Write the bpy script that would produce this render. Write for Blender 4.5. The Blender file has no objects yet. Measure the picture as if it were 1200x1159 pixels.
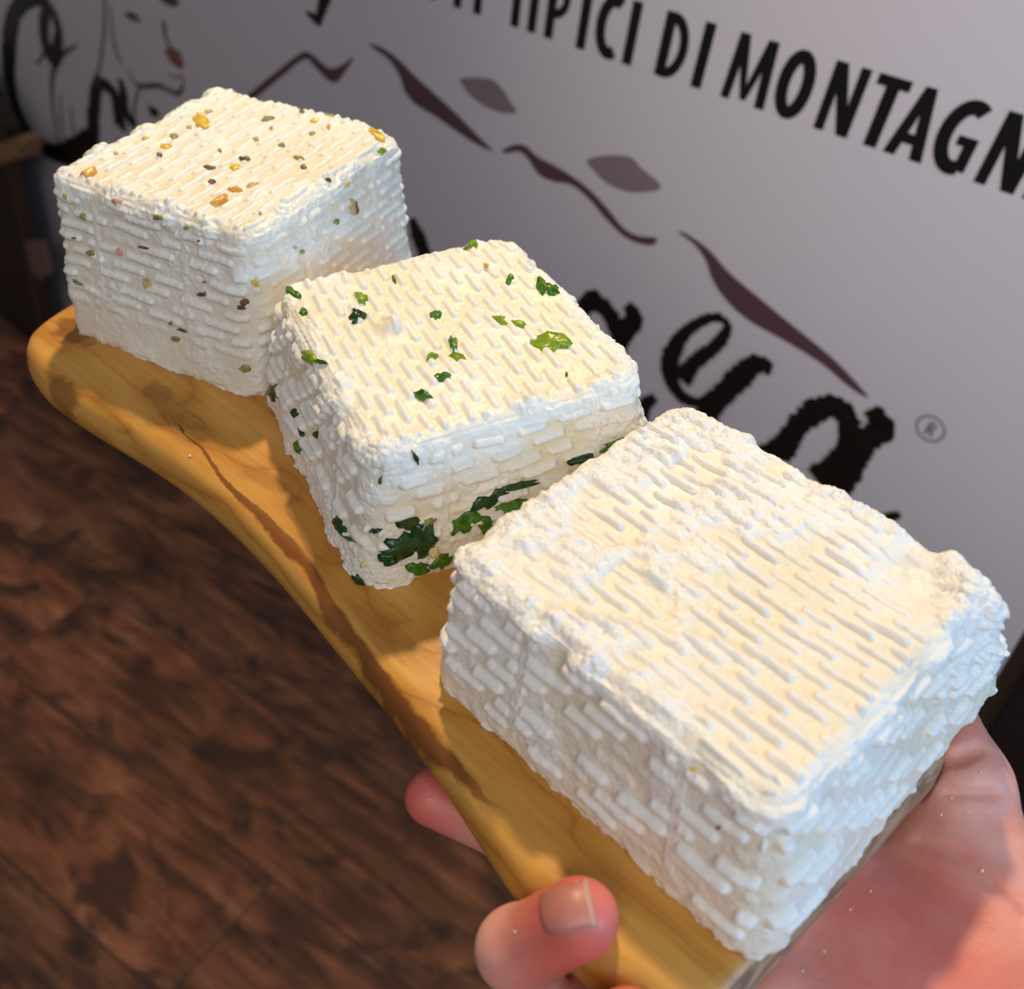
import bpy, bmesh, math, random
import numpy as np
from mathutils import Vector, Matrix
from mathutils.bvhtree import BVHTree
random.seed(7); rng = np.random.default_rng(7)

# ------------------------------------------------------------------ camera
S = bpy.context.scene
CAM = np.array([0.0, 0.0, 1.35]); FPX = 1159.45
MW = np.array([[0.7253, 0.4786, -0.4949], [0.6883, -0.4910, 0.5340], [0.0126, -0.7279, -0.6856]])
cam_d = bpy.data.cameras.new('camera'); cam = bpy.data.objects.new('camera', cam_d)
S.collection.objects.link(cam); S.camera = cam
cam_d.sensor_width = 36; cam_d.sensor_fit = 'HORIZONTAL'; cam_d.lens = FPX / 1200 * 36
cam_d.clip_start = 0.02; cam_d.clip_end = 30
rm = Matrix([[MW[i, 0], -MW[i, 1], -MW[i, 2]] for i in range(3)])
cam.matrix_world = Matrix.Translation(CAM.tolist()) @ rm.to_4x4()
cam_d.dof.use_dof = True; cam_d.dof.focus_distance = 0.315; cam_d.dof.aperture_fstop = 11.5

# ------------------------------------------------------------------ world and lights
w = bpy.data.worlds.new('world'); S.world = w; w.use_nodes = True
w.node_tree.nodes['Background'].inputs[0].default_value = (0.93, 0.91, 1.0, 1)
w.node_tree.nodes['Background'].inputs[1].default_value = 0.13
S.view_settings.view_transform = 'Standard'; S.view_settings.look = 'None'
S.view_settings.exposure = 0.0; S.view_settings.gamma = 1.0; S.view_settings.use_curve_mapping = False

def lamp(name, kind, loc, target, power, col, **kw):
    d = bpy.data.lights.new(name, kind); o = bpy.data.objects.new(name, d); S.collection.objects.link(o)
    o.location = loc; d.energy = power; d.color = col
    for k, v in kw.items(): setattr(d, k, v)
    o.rotation_euler = (Vector(target) - Vector(loc)).to_track_quat('-Z', 'Y').to_euler()
    return o
TG = (-0.16, 0.16, 1.14)
lamp('ceiling_spotlight', 'SPOT', (-0.68, 0.73, 2.27), TG, 62, (1.0, 0.77, 0.45), spot_size=math.radians(34), spot_blend=0.6, shadow_soft_size=0.035)
lamp('window_daylight', 'AREA', (0.85, 0.40, 1.45), (-0.06, 0.17, 1.12), 5.0, (0.26, 0.60, 1.0), shape='RECTANGLE', size=0.3, size_y=0.3)
lamp('daylight_fill', 'AREA', (0.62, -0.22, 1.95), (-0.15, 0.18, 1.12), 3.1, (0.74, 0.87, 1.0), shape='RECTANGLE', size=0.35, size_y=0.35)  # added cool fill for the herb cheese's face, no second window known
lamp('panel_fill', 'SPOT', (0.05, -0.55, 2.45), (-0.10, 0.70, 1.42), 66, (1.0, 0.86, 0.78), spot_size=math.radians(44), spot_blend=1.0, shadow_soft_size=0.06)  # added spot that brightens the panel's upper right, no such fixture known
lamp('room_fill', 'AREA', (0.5, -1.3, 2.5), (-0.3, 0.5, 0.9), 9.5, (1.0, 0.88, 0.76), shape='RECTANGLE', size=1.0, size_y=1.0)  # added warm fill from behind the camera, lamp itself unseen

# ------------------------------------------------------------------ helpers
def W(x, y, z):                                   # photo pixel -> world point on the level z
    d = MW @ np.array([(x - 600) / FPX, (y - 579.5) / FPX, 1.0])
    return CAM + d * ((z - 1.35) / d[2])
def WY(x, y, Y):                                  # photo pixel -> point on the vertical plane y = Y
    d = MW @ np.array([(x - 600) / FPX, (y - 579.5) / FPX, 1.0])
    return CAM + d * (Y / d[1])
def ray(x, y):
    d = MW @ np.array([(x - 600) / FPX, (y - 579.5) / FPX, 1.0]); return Vector((d / np.linalg.norm(d)).tolist())

def link(name, me, mat=None, parent=None, smooth=False):
    o = bpy.data.objects.new(name, me); S.collection.objects.link(o)
    if mat is not None and not me.materials: me.materials.append(mat)
    if parent is not None: o.parent = parent
    if smooth: me.polygons.foreach_set('use_smooth', [True] * len(me.polygons))
    return o
def tag(o, label=None, cat=None, group=None, kind=None):
    for k, v in (('label', label), ('category', cat), ('group', group), ('kind', kind)):
        if v: o[k] = v
    return o
def empty(name, loc=(0, 0, 0), rz=0):
    o = bpy.data.objects.new(name, None); S.collection.objects.link(o); o.location = loc; o.rotation_euler = (0, 0, rz)
    o.empty_display_size = 0.02
    return o
def np_mesh(name, V, Q, smooth=True):             # vertices, quads
    me = bpy.data.meshes.new(name); V = np.asarray(V, np.float32); Q = np.asarray(Q, np.int32)
    me.vertices.add(len(V)); me.vertices.foreach_set('co', V.ravel())
    me.loops.add(Q.size); me.loops.foreach_set('vertex_index', Q.ravel())
    me.polygons.add(len(Q)); me.polygons.foreach_set('loop_start', np.arange(0, Q.size, Q.shape[1], dtype=np.int32))
    if smooth: me.polygons.foreach_set('use_smooth', np.ones(len(Q), bool))
    me.update(calc_edges=True); me.validate(); return me
def py_mesh(name, V, F):
    me = bpy.data.meshes.new(name); me.from_pydata([tuple(v) for v in V], [], F); me.update(); return me
def box_mesh(name, x0, x1, y0, y1, z0, z1, bev=0.0, seg=2):
    bm = bmesh.new(); bmesh.ops.create_cube(bm, size=1)
    for v in bm.verts: v.co = ((x0 + x1) / 2 + v.co.x * (x1 - x0), (y0 + y1) / 2 + v.co.y * (y1 - y0), (z0 + z1) / 2 + v.co.z * (z1 - z0))
    if bev: bmesh.ops.bevel(bm, geom=bm.edges[:], offset=bev, segments=seg, affect='EDGES', profile=0.5)
    me = bpy.data.meshes.new(name); bm.to_mesh(me); bm.free(); return me

class NT:
    def __init__(s, name):
        s.m = bpy.data.materials.new(name); s.m.use_nodes = True; s.t = s.m.node_tree; s.b = s.t.nodes['Principled BSDF']
    def n(s, kind, **kw):
        nd = s.t.nodes.new(kind)
        for k, v in kw.items():
            if k.startswith('_'): setattr(nd, k[1:], v)
        for k, v in kw.items():
            if not k.startswith('_'): s.set(nd, k, v)
        return nd
    def set(s, nd, k, v):
        key = int(k[1:]) if k[0] == 'i' and k[1:].isdigit() else k.replace('__', ' ')
        sock = nd.inputs[key]
        if isinstance(v, bpy.types.NodeSocket): s.t.links.new(v, sock)
        else: sock.default_value = v
    def bsdf(s, **kw):
        for k, v in kw.items(): s.set(s.b, k, v)
    def ramp(s, fac, stops, interp='LINEAR'):
        r = s.t.nodes.new('ShaderNodeValToRGB'); r.color_ramp.interpolation = interp; e = r.color_ramp.elements
        while len(e) > 1: e.remove(e[0])
        e[0].position = stops[0][0]; e[0].color = stops[0][1] + (1,)
        for p, c in stops[1:]: x = e.new(p); x.color = c + (1,)
        s.t.links.new(fac, r.inputs[0]); return r.outputs[0]
    def coord(s, which='Object', scale=(1, 1, 1), loc=(0, 0, 0), rot=(0, 0, 0)):
        c = s.n('ShaderNodeTexCoord'); m = s.n('ShaderNodeMapping'); s.t.links.new(c.outputs[which], m.inputs[0])
        m.inputs['Scale'].default_value = scale; m.inputs['Location'].default_value = loc; m.inputs['Rotation'].default_value = rot
        return m.outputs[0]
    def noise(s, vec, scale, detail=4, rough=0.5, dist=0.0):
        n = s.n('ShaderNodeTexNoise', Vector=vec, Scale=scale, Detail=detail, Roughness=rough, Distortion=dist); return n.outputs['Fac']
    def mix(s, f, a, b, mode='MIX'):
        m = s.t.nodes.new('ShaderNodeMix'); m.data_type = 'RGBA'; m.blend_type = mode
        for k, v in ((0, f), (6, a), (7, b)):
            if isinstance(v, bpy.types.NodeSocket): s.t.links.new(v, m.inputs[k])
            else: m.inputs[k].default_value = v if k == 0 else tuple(v) + (1,)
        return m.outputs[2]
    def math(s, op, a, b=0.0, clamp=False):
        m = s.t.nodes.new('ShaderNodeMath'); m.operation = op; m.use_clamp = clamp
        for k, v in ((0, a), (1, b)):
            if isinstance(v, bpy.types.NodeSocket): s.t.links.new(v, m.inputs[k])
            else: m.inputs[k].default_value = v
        return m.outputs[0]
    def bump(s, h, strength=0.5, dist=0.001):
        b = s.n('ShaderNodeBump', Strength=strength, Distance=dist, Height=h); s.t.links.new(b.outputs[0], s.b.inputs['Normal'])
def plain(name, col, rough=0.5, **kw):
    t = NT(name); t.bsdf(Base__Color=tuple(col) + (1,), Roughness=rough, **kw); return t.m

# numpy noise ---------------------------------------------------------------
def hsh(ix, iy, iz, k=0):
    h = (ix.astype(np.int64) * 374761393 + iy.astype(np.int64) * 668265263 + iz.astype(np.int64) * 2147483647 + k * 1274126177) & 0xffffffff
    h = ((h ^ (h >> 13)) * 1274126177) & 0xffffffff; h = ((h ^ (h >> 15)) * 2246822519) & 0xffffffff; h ^= h >> 16
    return (h & 0xffffff).astype(np.float32) / 0xffffff
def vnoise(P, sc, k=0):                           # value noise 0..1
    q = P * sc; i = np.floor(q); f = (q - i).astype(np.float32); f = f * f * (3 - 2 * f); i = i.astype(np.int64)
    r = 0
    for dx in (0, 1):
        for dy in (0, 1):
            for dz in (0, 1):
                r = r + hsh(i[:, 0] + dx, i[:, 1] + dy, i[:, 2] + dz, k) * (f[:, 0] if dx else 1 - f[:, 0]) * (f[:, 1] if dy else 1 - f[:, 1]) * (f[:, 2] if dz else 1 - f[:, 2])
    return r
def lumps(P, sc, k=0):                            # rounded curd lumps 0..1
    q = P * sc; i = np.floor(q).astype(np.int64); best = np.full(len(P), 9.0, np.float32)
    for dx in (-1, 0, 1):
        for dy in (-1, 0, 1):
            for dz in (-1, 0, 1):
                a, b, c = i[:, 0] + dx, i[:, 1] + dy, i[:, 2] + dz
                d = (a + hsh(a, b, c, k) - q[:, 0]) ** 2 + (b + hsh(a, b, c, k + 1) - q[:, 1]) ** 2 + (c + hsh(a, b, c, k + 2) - q[:, 2]) ** 2
                best = np.minimum(best, (d / (0.45 + hsh(a, b, c, k + 3))).astype(np.float32))
    return np.sqrt(np.clip(1 - best, 0, 1))
def sst(x, a, b): t = np.clip((x - a) / (b - a), 0, 1); return t * t * (3 - 2 * t)

# ------------------------------------------------------------------ materials
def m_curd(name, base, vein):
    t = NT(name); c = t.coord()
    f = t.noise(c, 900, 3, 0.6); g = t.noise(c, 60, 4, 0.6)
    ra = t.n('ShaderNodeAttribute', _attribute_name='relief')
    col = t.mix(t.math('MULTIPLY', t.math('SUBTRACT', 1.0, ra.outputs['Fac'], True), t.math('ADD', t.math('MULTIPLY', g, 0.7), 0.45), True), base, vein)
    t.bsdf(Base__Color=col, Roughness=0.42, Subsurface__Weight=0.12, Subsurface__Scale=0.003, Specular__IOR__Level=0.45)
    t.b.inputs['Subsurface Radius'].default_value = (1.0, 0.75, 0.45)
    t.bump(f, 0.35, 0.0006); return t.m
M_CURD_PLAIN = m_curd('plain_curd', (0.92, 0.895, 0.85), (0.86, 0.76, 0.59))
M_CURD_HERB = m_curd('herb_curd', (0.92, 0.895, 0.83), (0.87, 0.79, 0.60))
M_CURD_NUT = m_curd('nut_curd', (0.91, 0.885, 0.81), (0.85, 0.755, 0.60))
def m_fleck(name, a, b, sc=500, rough=0.3):
    t = NT(name); c = t.coord(); t.bsdf(Base__Color=t.mix(t.ramp(t.noise(c, sc, 3, 0.6), [(0.35, (0, 0, 0)), (0.65, (1, 1, 1))]), a, b), Roughness=rough)
    t.bump(t.noise(c, sc * 2, 3), 0.4, 0.0004); return t.m
FL = {'d': m_fleck('dark_herb', (0.006, 0.030, 0.008), (0.018, 0.085, 0.012), 350, 0.22),
      'g': m_fleck('green_herb', (0.022, 0.095, 0.005), (0.085, 0.235, 0.008), 350, 0.28),
      'b': m_fleck('bright_herb', (0.12, 0.25, 0.006), (0.30, 0.40, 0.008), 300, 0.28),
      'o': m_fleck('olive_fleck', (0.20, 0.19, 0.05), (0.42, 0.38, 0.13)),
      'y': m_fleck('yellow_fleck', (0.72, 0.46, 0.03), (0.85, 0.62, 0.10)),
      'r': m_fleck('orange_fleck', (0.66, 0.26, 0.03), (0.78, 0.45, 0.08)),
      'p': m_fleck('pink_fleck', (0.58, 0.26, 0.17), (0.72, 0.45, 0.32)),
      'k': m_fleck('brown_fleck', (0.07, 0.035, 0.02), (0.25, 0.13, 0.07)),
      't': m_fleck('tan_fleck', (0.52, 0.36, 0.13), (0.68, 0.52, 0.26)),
      'w': m_fleck('garlic_bit', (0.80, 0.66, 0.26), (0.86, 0.76, 0.40))}

# ------------------------------------------------------------------ floor
def m_floor():
    t = NT('wood_look_tile'); oi = t.n('ShaderNodeObjectInfo'); tc = t.n('ShaderNodeTexCoord')
    off = t.n('ShaderNodeCombineXYZ'); r10 = t.math('MULTIPLY', oi.outputs['Random'], 37.0)
    for k in range(3): t.t.links.new(r10, off.inputs[k])
    add = t.n('ShaderNodeVectorMath', _operation='ADD'); t.t.links.new(tc.outputs['Object'], add.inputs[0]); t.t.links.new(off.outputs[0], add.inputs[1])
    def mp(s, r=0):
        m = t.n('ShaderNodeMapping'); t.t.links.new(add.outputs[0], m.inputs[0]); m.inputs['Scale'].default_value = s; return m.outputs[0]
    big = t.noise(mp((1.3, 3.5, 1)), 3.0, 5, 0.6, 0.9)
    st = t.noise(mp((1.2, 11, 1)), 4.0, 6, 0.62, 0.7)
    bl = t.noise(mp((3, 5, 1)), 2.6, 4, 0.55, 1.2)
    f = t.math('ADD', t.math('MULTIPLY', big, 0.62), t.math('MULTIPLY', st, 0.38))
    col = t.ramp(f, [(0.33, (0.075, 0.033, 0.015)), (0.46, (0.20, 0.082, 0.034)), (0.56, (0.44, 0.165, 0.062)), (0.70, (0.72, 0.35, 0.16))])
    col = t.mix(t.ramp(bl, [(0.52, (0, 0, 0)), (0.66, (0.8, 0.8, 0.8))]), col, (0.060, 0.034, 0.022))
    tint = t.mix(oi.outputs['Random'], (0.8, 0.8, 0.85), (1.35, 1.1, 1.0)); col = t.mix(1.0, col, tint, 'MULTIPLY')
    t.bsdf(Base__Color=col, Roughness=0.42); t.bump(st, 0.35, 0.002); return t.m
MF = m_floor()
fl = link('floor', box_mesh('floor', -4.2, 1.6, -1.8, 1.45, -0.05, -0.004), plain('grout', (0.20, 0.13, 0.09), 0.8)); fl['kind'] = 'structure'
PA = math.radians(8.3); ca, sa = math.cos(PA), math.sin(PA); PWID = 0.198; PLEN = 1.2
ux, uy = np.array([ca, sa]), np.array([-sa, ca])
anchor = np.array([-1.334, 0.3507])               # a joint corner seen in the photograph
plank_me = box_mesh('plank', -PLEN / 2 + 0.0015, PLEN / 2 - 0.0015, -PWID / 2 + 0.0015, PWID / 2 - 0.0015, -0.008, 0.0, 0.0018, 1)
plank_me.materials.append(MF)
# joint position (along the planks) in the row under the anchor = 0, in the next row = +0.655, then by thirds
JO = {0: 0.0, 1: 0.640, -1: 0.98, -2: 0.62, 2: 0.22, 3: 0.9}
for r in range(-4, 9):
    j0 = JO.get(r, (r * 0.41) % PLEN)
    for k in range(-3, 4):
        cxy = anchor + ux * (j0 + (k + 0.5) * PLEN) - uy * ((r + 0.5) * PWID)
        if not (-3.9 < cxy[0] < 1.2 and -1.5 < cxy[1] < 1.15): continue
        o = link('plank', plank_me, None, fl); o.location = (cxy[0], cxy[1], 0); o.rotation_euler = (0, 0, PA)
bw = link('wall_back', box_mesh('wall_back', -4.2, 1.6, 1.45, 1.55, 0, 2.7), plain('dark_wall', (0.012, 0.011, 0.011), 0.7)); bw['kind'] = 'structure'

# ------------------------------------------------------------------ printed panel
WYP = 0.7032
t = NT('satin_panel'); c = t.coord()
t.bsdf(Base__Color=(0.70, 0.675, 0.725, 1), Roughness=0.33, Specular__IOR__Level=0.6); t.bump(t.noise(c, 6, 2), 0.04, 0.01)
M_PANEL = t.m
pan = tag(empty('printed_panel', (-1.1, WYP, 0)), 'glossy light grey upright panel printed with black lettering and mauve mountains behind the cheeses', 'panel')
def to_parent(o, p): o.parent = p; o.matrix_parent_inverse = p.matrix_basis.inverted(); return o
def edge_x(z): a, b = WY(1200, 738, WYP), WY(1153, 808, WYP); return a[0] + (b[0] - a[0]) * (z - a[2]) / (b[2] - a[2])
pz = [0.02, 1.42]
V = [(-2.25, WYP, pz[0]), (-0.052, WYP, pz[0]), (-0.040, WYP, pz[1]), (-2.25, WYP, pz[1])]
V += [(x, y + 0.019, z) for x, y, z in V]
pm = py_mesh('board', V, [(0, 1, 2, 3), (7, 6, 5, 4), (0, 4, 5, 1), (1, 5, 6, 2), (2, 6, 7, 3), (3, 7, 4, 0)])
bm = bmesh.new(); bm.from_mesh(pm); bmesh.ops.bevel(bm, geom=bm.edges[:], offset=0.002, segments=2, affect='EDGES'); bm.to_mesh(pm); bm.free()
to_parent(link('panel_board', pm, M_PANEL), pan)
M_INK = plain('black_ink', (0.006, 0.006, 0.006), 0.35); M_MAUVE = plain('mauve_ink', (0.115, 0.058, 0.080), 0.4)
M_MAUVE_L = plain('pale_mauve_ink', (0.27, 0.205, 0.235), 0.4); M_PINK = plain('pink_ink', (0.30, 0.10, 0.10), 0.4); M_LINE = plain('line_ink', (0.13, 0.085, 0.10), 0.4)
lay = [0]
def flat_part(name, polys, mat):                  # polys: lists of (x, z) wall points, printed film 0.2 mm proud
    V, F = [], []
    lay[0] = (lay[0] + 1) % 8; y = WYP - 0.0004 - 0.00003 * lay[0]
    for p in polys:
        n0 = len(V); V += [(x, y, z) for x, z in p]; F.append(list(range(n0, n0 + len(p))))
        y -= 0.00001
    me = py_mesh(name, V, F); bm = bmesh.new(); bm.from_mesh(me); bmesh.ops.triangulate(bm, faces=bm.faces[:])
    for f in bm.faces:
        if f.normal.y > 0: f.normal_flip()
    bm.to_mesh(me); bm.free()
    return to_parent(link(name, me, mat), pan)
def ribbon(pts, wid, jag=0.0, closed=False, sub=6):
    P = np.array(pts, float); n = len(P); Wd = np.array(wid if hasattr(wid, '__len__') else [wid] * n, float)
    if n > 2 and sub > 1:
        Q, X = [], []; idx = range(n if closed else n - 1)
        for i in idx:
            p = [P[(i + k) % n] if closed else P[min(max(i + k, 0), n - 1)] for k in (-1, 0, 1, 2)]
            for s in np.linspace(0, 1, sub, endpoint=False):
                Q.append(0.5 * (2 * p[1] + (p[2] - p[0]) * s + (2 * p[0] - 5 * p[1] + 4 * p[2] - p[3]) * s * s + (3 * p[1] - p[0] - 3 * p[2] + p[3]) * s ** 3))
                X.append(Wd[i] * (1 - s) + Wd[(i + 1) % n] * s)
        if not closed: Q.append(P[-1]); X.append(Wd[-1])
        P, Wd = np.array(Q), np.array(X)
    if jag:                                       # dry brush edge
        L = np.r_[0, np.cumsum(np.linalg.norm(np.diff(P, axis=0), axis=1))]; m = max(int(L[-1] / (Wd.mean() * 0.10)), 4)
        s = np.linspace(0, L[-1], m); P = np.stack([np.interp(s, L, P[:, 0]), np.interp(s, L, P[:, 1])], 1); Wd = np.interp(s, L, Wd)
    T = np.gradient(P, axis=0) if not closed else np.roll(P, -1, 0) - np.roll(P, 1, 0)
    T /= np.linalg.norm(T, axis=1)[:, None] + 1e-12; N = np.stack([-T[:, 1], T[:, 0]], 1)
    a = P + N * (Wd / 2 * (1 + jag * rng.uniform(-1, 1, len(P))))[:, None]; b = P - N * (Wd / 2 * (1 + jag * rng.uniform(-1, 1, len(P))))[:, None]
    out = []; n = len(P)
    for i in range(n if closed else n - 1):
        j = (i + 1) % n; out.append([a[i], a[j], b[j], b[i]])
    return out
# lettering: condensed bold capitals, units of cap height, stem width st
st = 0.198
def arc(cx, cy, rx, ry, a0, a1, n=14): return [(cx + rx * math.cos(math.radians(a0 + (a1 - a0) * i / n)), cy + ry * math.sin(math.radians(a0 + (a1 - a0) * i / n))) for i in range(n + 1)]
def bar(x0, y0, x1, y1): return [(x0, y0), (x1, y0), (x1, y1), (x0, y1)]
def glyph(ch):
    h = st / 2
    if ch == 'I': return [bar(0, 0, st, 1)], st
    if ch == 'T': return [bar(0.15, 0, 0.15 + st, 0.9), bar(0, 0.85, 0.485, 1)], 0.485
    if ch == 'M': return [[(0, 0), (0.155, 0), (0.235, 1), (0.06, 1)], [(0.06, 1), (0.235, 1), (0.44, 0.05), (0.34, 0.05)], [(0.34, 0.05), (0.44, 0.05), (0.72, 1), (0.545, 1)], [(0.545, 1), (0.72, 1), (0.79, 0), (0.62, 0)]], 0.79
    if ch == 'N': return [bar(0, 0, 0.16, 1), bar(0.39, 0, 0.55, 1), [(0, 1), (0.19, 1), (0.55, 0), (0.37, 0)]], 0.55
    if ch == 'A': return [[(0, 0), (0.175, 0), (0.36, 1), (0.22, 1)], [(0.40, 0), (0.585, 0), (0.38, 1), (0.22, 1)], bar(0.13, 0.2, 0.46, 0.345)], 0.585
    if ch == 'O': return ribbon(arc(0.29, 0.5, 0.29 - h, 0.5 - h * 0.85, 0, 360, 22)[:-1], st, closed=True, sub=1), 0.58
    if ch == 'D': return [bar(0, 0, st, 1)] + ribbon([(0.1, 0.925)] + arc(0.17, 0.5, 0.33 - h * 0.6, 0.425, 80, -80, 14) + [(0.1, 0.075)], 0.165, sub=1), 0.54
    if ch == 'P': return [bar(0, 0, st, 1)] + ribbon([(0.1, 0.93)] + arc(0.17, 0.68, 0.24, 0.25, 80, -80, 10) + [(0.1, 0.43)], 0.15, sub=1), 0.49
    if ch == 'R': return glyph('P')[0] + [[(0.2, 0.45), (0.34, 0.45), (0.52, 0), (0.34, 0)]], 0.52
    if ch == 'C': return ribbon(arc(0.34, 0.5, 0.34 - h, 0.5 - h * 0.8, 62, 298, 18), st, sub=1), 0.50
    if ch == 'G': return ribbon(arc(0.35, 0.5, 0.35 - h, 0.5 - h * 0.8, 60, 290, 18), st, sub=1) + [bar(0.40, 0.06, 0.56, 0.52), bar(0.29, 0.40, 0.56, 0.53)], 0.58
XL = [('P', -1.008), ('R', -0.968), ('O', -0.932), ('D', -0.893), ('O', -0.857), ('T', -0.7835), ('T', -0.7475), ('I', -0.7128), ('T', -0.6718), ('I', -0.6430), ('P', -0.6222), ('I', -0.5840), ('C', -0.5655), ('I', -0.5315), ('D', -0.4965), ('I', -0.4590), ('M', -0.4292), ('O', -0.3838), ('N', -0.3431), ('T', -0.3085), ('A', -0.2845), ('G', -0.2525), ('N', -0.2144), ('A', -0.1800)]
CH = 0.0522; ZB = 1.0375
XL.insert(5, ('O', -0.8205)); XL.pop(4)
for chx, x0 in XL:
    polys, adv = glyph(chx)
    flat_part('letter', [[(x0 + px_ * CH + 0.135 * py_ * CH, ZB + py_ * CH) for px_, py_ in p] for p in polys], M_INK)
def wp(pts, sc=1.0, ox=0, oy=0):
    out = []
    for x, y in pts: q = WY(x / sc + ox, y / sc + oy, WYP); out.append((q[0], q[2]))
    return out
def wwid(px, at):                                 # pixel width -> metres on the panel near a point
    a, b = WY(at[0] - px / 2, at[1], WYP), WY(at[0] + px / 2, at[1], WYP); c_, d_ = WY(at[0], at[1] - px / 2, WYP), WY(at[0], at[1] + px / 2, WYP)
    return 0.60 * (abs(a[0] - b[0]) + math.hypot(c_[2] - d_[2], c_[0] - d_[0]))
def brush(pts, wpx, sc, ox, oy, jag=0.20, mat=None, name='brush_stroke'):
    P = wp(pts, sc, ox, oy); ws = wpx if hasattr(wpx, '__len__') else [wpx] * len(pts)
    wd = [wwid(w_ / sc, (p[0] / sc + ox, p[1] / sc + oy)) for w_, p in zip(ws, pts)]
    return ribbon(P, wd, jag)
def smooth_poly(P, sub=5):
    P = np.array(P); n = len(P); Q = []
    for i in range(n):
        p = [P[(i + k) % n] for k in (-1, 0, 1, 2)]
        for s in np.linspace(0, 1, sub, endpoint=False):
            Q.append(0.5 * (2 * p[1] + (p[2] - p[0]) * s + (2 * p[0] - 5 * p[1] + 4 * p[2] - p[3]) * s * s + (3 * p[1] - p[0] - 3 * p[2] + p[3]) * s ** 3))
    return [tuple(q) for q in Q]
A6 = (2.308, 280, 0)
for pts, nm, mt in (
    ([(20, 262), (100, 195), (170, 142), (200, 148), (225, 170), (250, 185), (280, 175), (312, 152), (290, 190), (265, 222), (240, 215), (205, 180), (178, 160), (110, 212), (40, 268)], 'mountain_stroke', M_MAUVE),
    ([(352, 118), (385, 127), (430, 158), (480, 208), (540, 262), (600, 318), (650, 370), (688, 408), (640, 388), (580, 348), (530, 313), (480, 283), (450, 248), (435, 205), (405, 160), (372, 136)], 'mountain_stroke', M_MAUVE),
    ([(603, 212), (680, 213), (715, 243), (735, 275), (752, 300), (735, 306), (690, 298), (640, 270), (612, 240)], 'cloud_patch', M_MAUVE_L),
    ([(713, 407), (745, 391), (775, 394), (810, 424), (850, 445), (900, 475), (950, 513), (1000, 566), (1040, 615), (1080, 637), (1130, 643), (1120, 662), (1080, 657), (1040, 637), (990, 588), (950, 540), (900, 500), (850, 490), (810, 470), (785, 432), (760, 410), (725, 414)], 'mountain_stroke', M_MAUVE),
    ([(943, 432), (1000, 420), (1060, 425), (1090, 455), (1138, 495), (1130, 514), (1060, 519), (1000, 497), (962, 462)], 'cloud_patch', M_MAUVE_L)):
    flat_part(nm, [smooth_poly(wp(pts, *A6))], mt)
flat_part('mountain_stroke', [smooth_poly(wp([(365, 508), (385, 513), (430, 545), (480, 600), (540, 650), (600, 700), (660, 748), (720, 800), (782, 870), (740, 847), (680, 797), (600, 747), (520, 702), (470, 657), (440, 612), (425, 570), (400, 535)], 1.87, 600, 0))], M_MAUVE)
B5 = (2.5, 660, 320)
flat_part('brand_letter', brush([(52, 112), (90, 78), (130, 112), (155, 155), (172, 235)], [35, 45, 45, 50, 30], *B5) + brush([(188, 92), (210, 130), (185, 168), (165, 215), (160, 330)], [30, 45, 45, 40, 40], *B5), M_INK)
flat_part('brand_letter', brush([(270, 362), (238, 395), (232, 450), (240, 520)], [22, 34, 30, 30], *B5), M_INK)
flat_part('brand_letter', brush([(468, 130), (420, 135), (362, 172), (318, 240), (315, 300), (345, 355), (395, 378), (440, 365)], [22, 24, 28, 46, 46, 34, 26, 30], *B5) + brush([(468, 130), (485, 155), (465, 195), (425, 232), (385, 262), (350, 310)], [20, 22, 30, 32, 36, 50], *B5)
          + brush([(615, 280), (572, 262), (525, 300), (478, 345), (440, 385), (415, 440), (400, 520)], [30, 48, 55, 50, 52, 56, 50], *B5), M_INK)
flat_part('brand_letter', brush([(560, 530), (640, 515), (680, 455), (740, 405), (790, 388), (835, 425), (838, 500), (800, 560), (740, 600)], [30, 62, 50, 60, 55, 60, 55, 60, 55], *B5) + brush([(905, 395), (935, 450), (885, 495), (850, 560), (812, 620), (790, 700)], [45, 62, 60, 62, 60, 40], *B5), M_INK)
flat_part('brand_letter', brush([(900, 735), (940, 722), (988, 704)], [30, 30, 18], *B5), M_INK)
flat_part('brand_letter', brush([(468, 590), (482, 630), (500, 680), (520, 760)], [18, 36, 40, 40], *A6), M_INK)
flat_part('brand_letter', brush([(240, -20), (228, 10), (214, 66)], [24, 26, 12], *A6, jag=0.1) + brush([(183, 33), (205, 48), (222, 66)], [5, 16, 10], *A6, jag=0.1), M_INK)
cr = WY(1090.8, 502, WYP); rr = 0.0118
flat_part('registered_mark', ribbon([(cr[0] + rr * math.cos(a), cr[2] + rr * math.sin(a)) for a in np.linspace(0, 2 * math.pi, 32, endpoint=False)], 0.0015, closed=True, sub=1)
          + [[(cr[0] + (x - 0.26) * 0.0135 + 0.0018 * y, cr[2] + (y - 0.5) * 0.0135) for x, y in p] for p in ([bar(0, 0, 0.14, 1)] + ribbon([(0.07, 0.93)] + arc(0.17, 0.70, 0.24, 0.23, 80, -80, 10) + [(0.07, 0.46)], 0.12, sub=1) + [[(0.2, 0.45), (0.34, 0.45), (0.56, 0), (0.40, 0)]])], M_LINE)
C4 = (4.0, 0, 0)
flat_part('brand_letter', brush([(235, 25), (175, -12), (105, 20), (62, 90), (42, 240), (52, 400), (105, 560), (185, 670), (280, 722), (370, 695), (425, 640)], [40, 34, 30, 40, 46, 42, 36, 34, 42, 50, 40], *C4, jag=0.18)
          + brush([(235, 20), (212, 90), (215, 190), (245, 262), (272, 235), (280, 150), (262, 70), (235, 20)], [22, 30, 34, 44, 34, 24, 24, 22], *C4, jag=0.15), M_INK)
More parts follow.
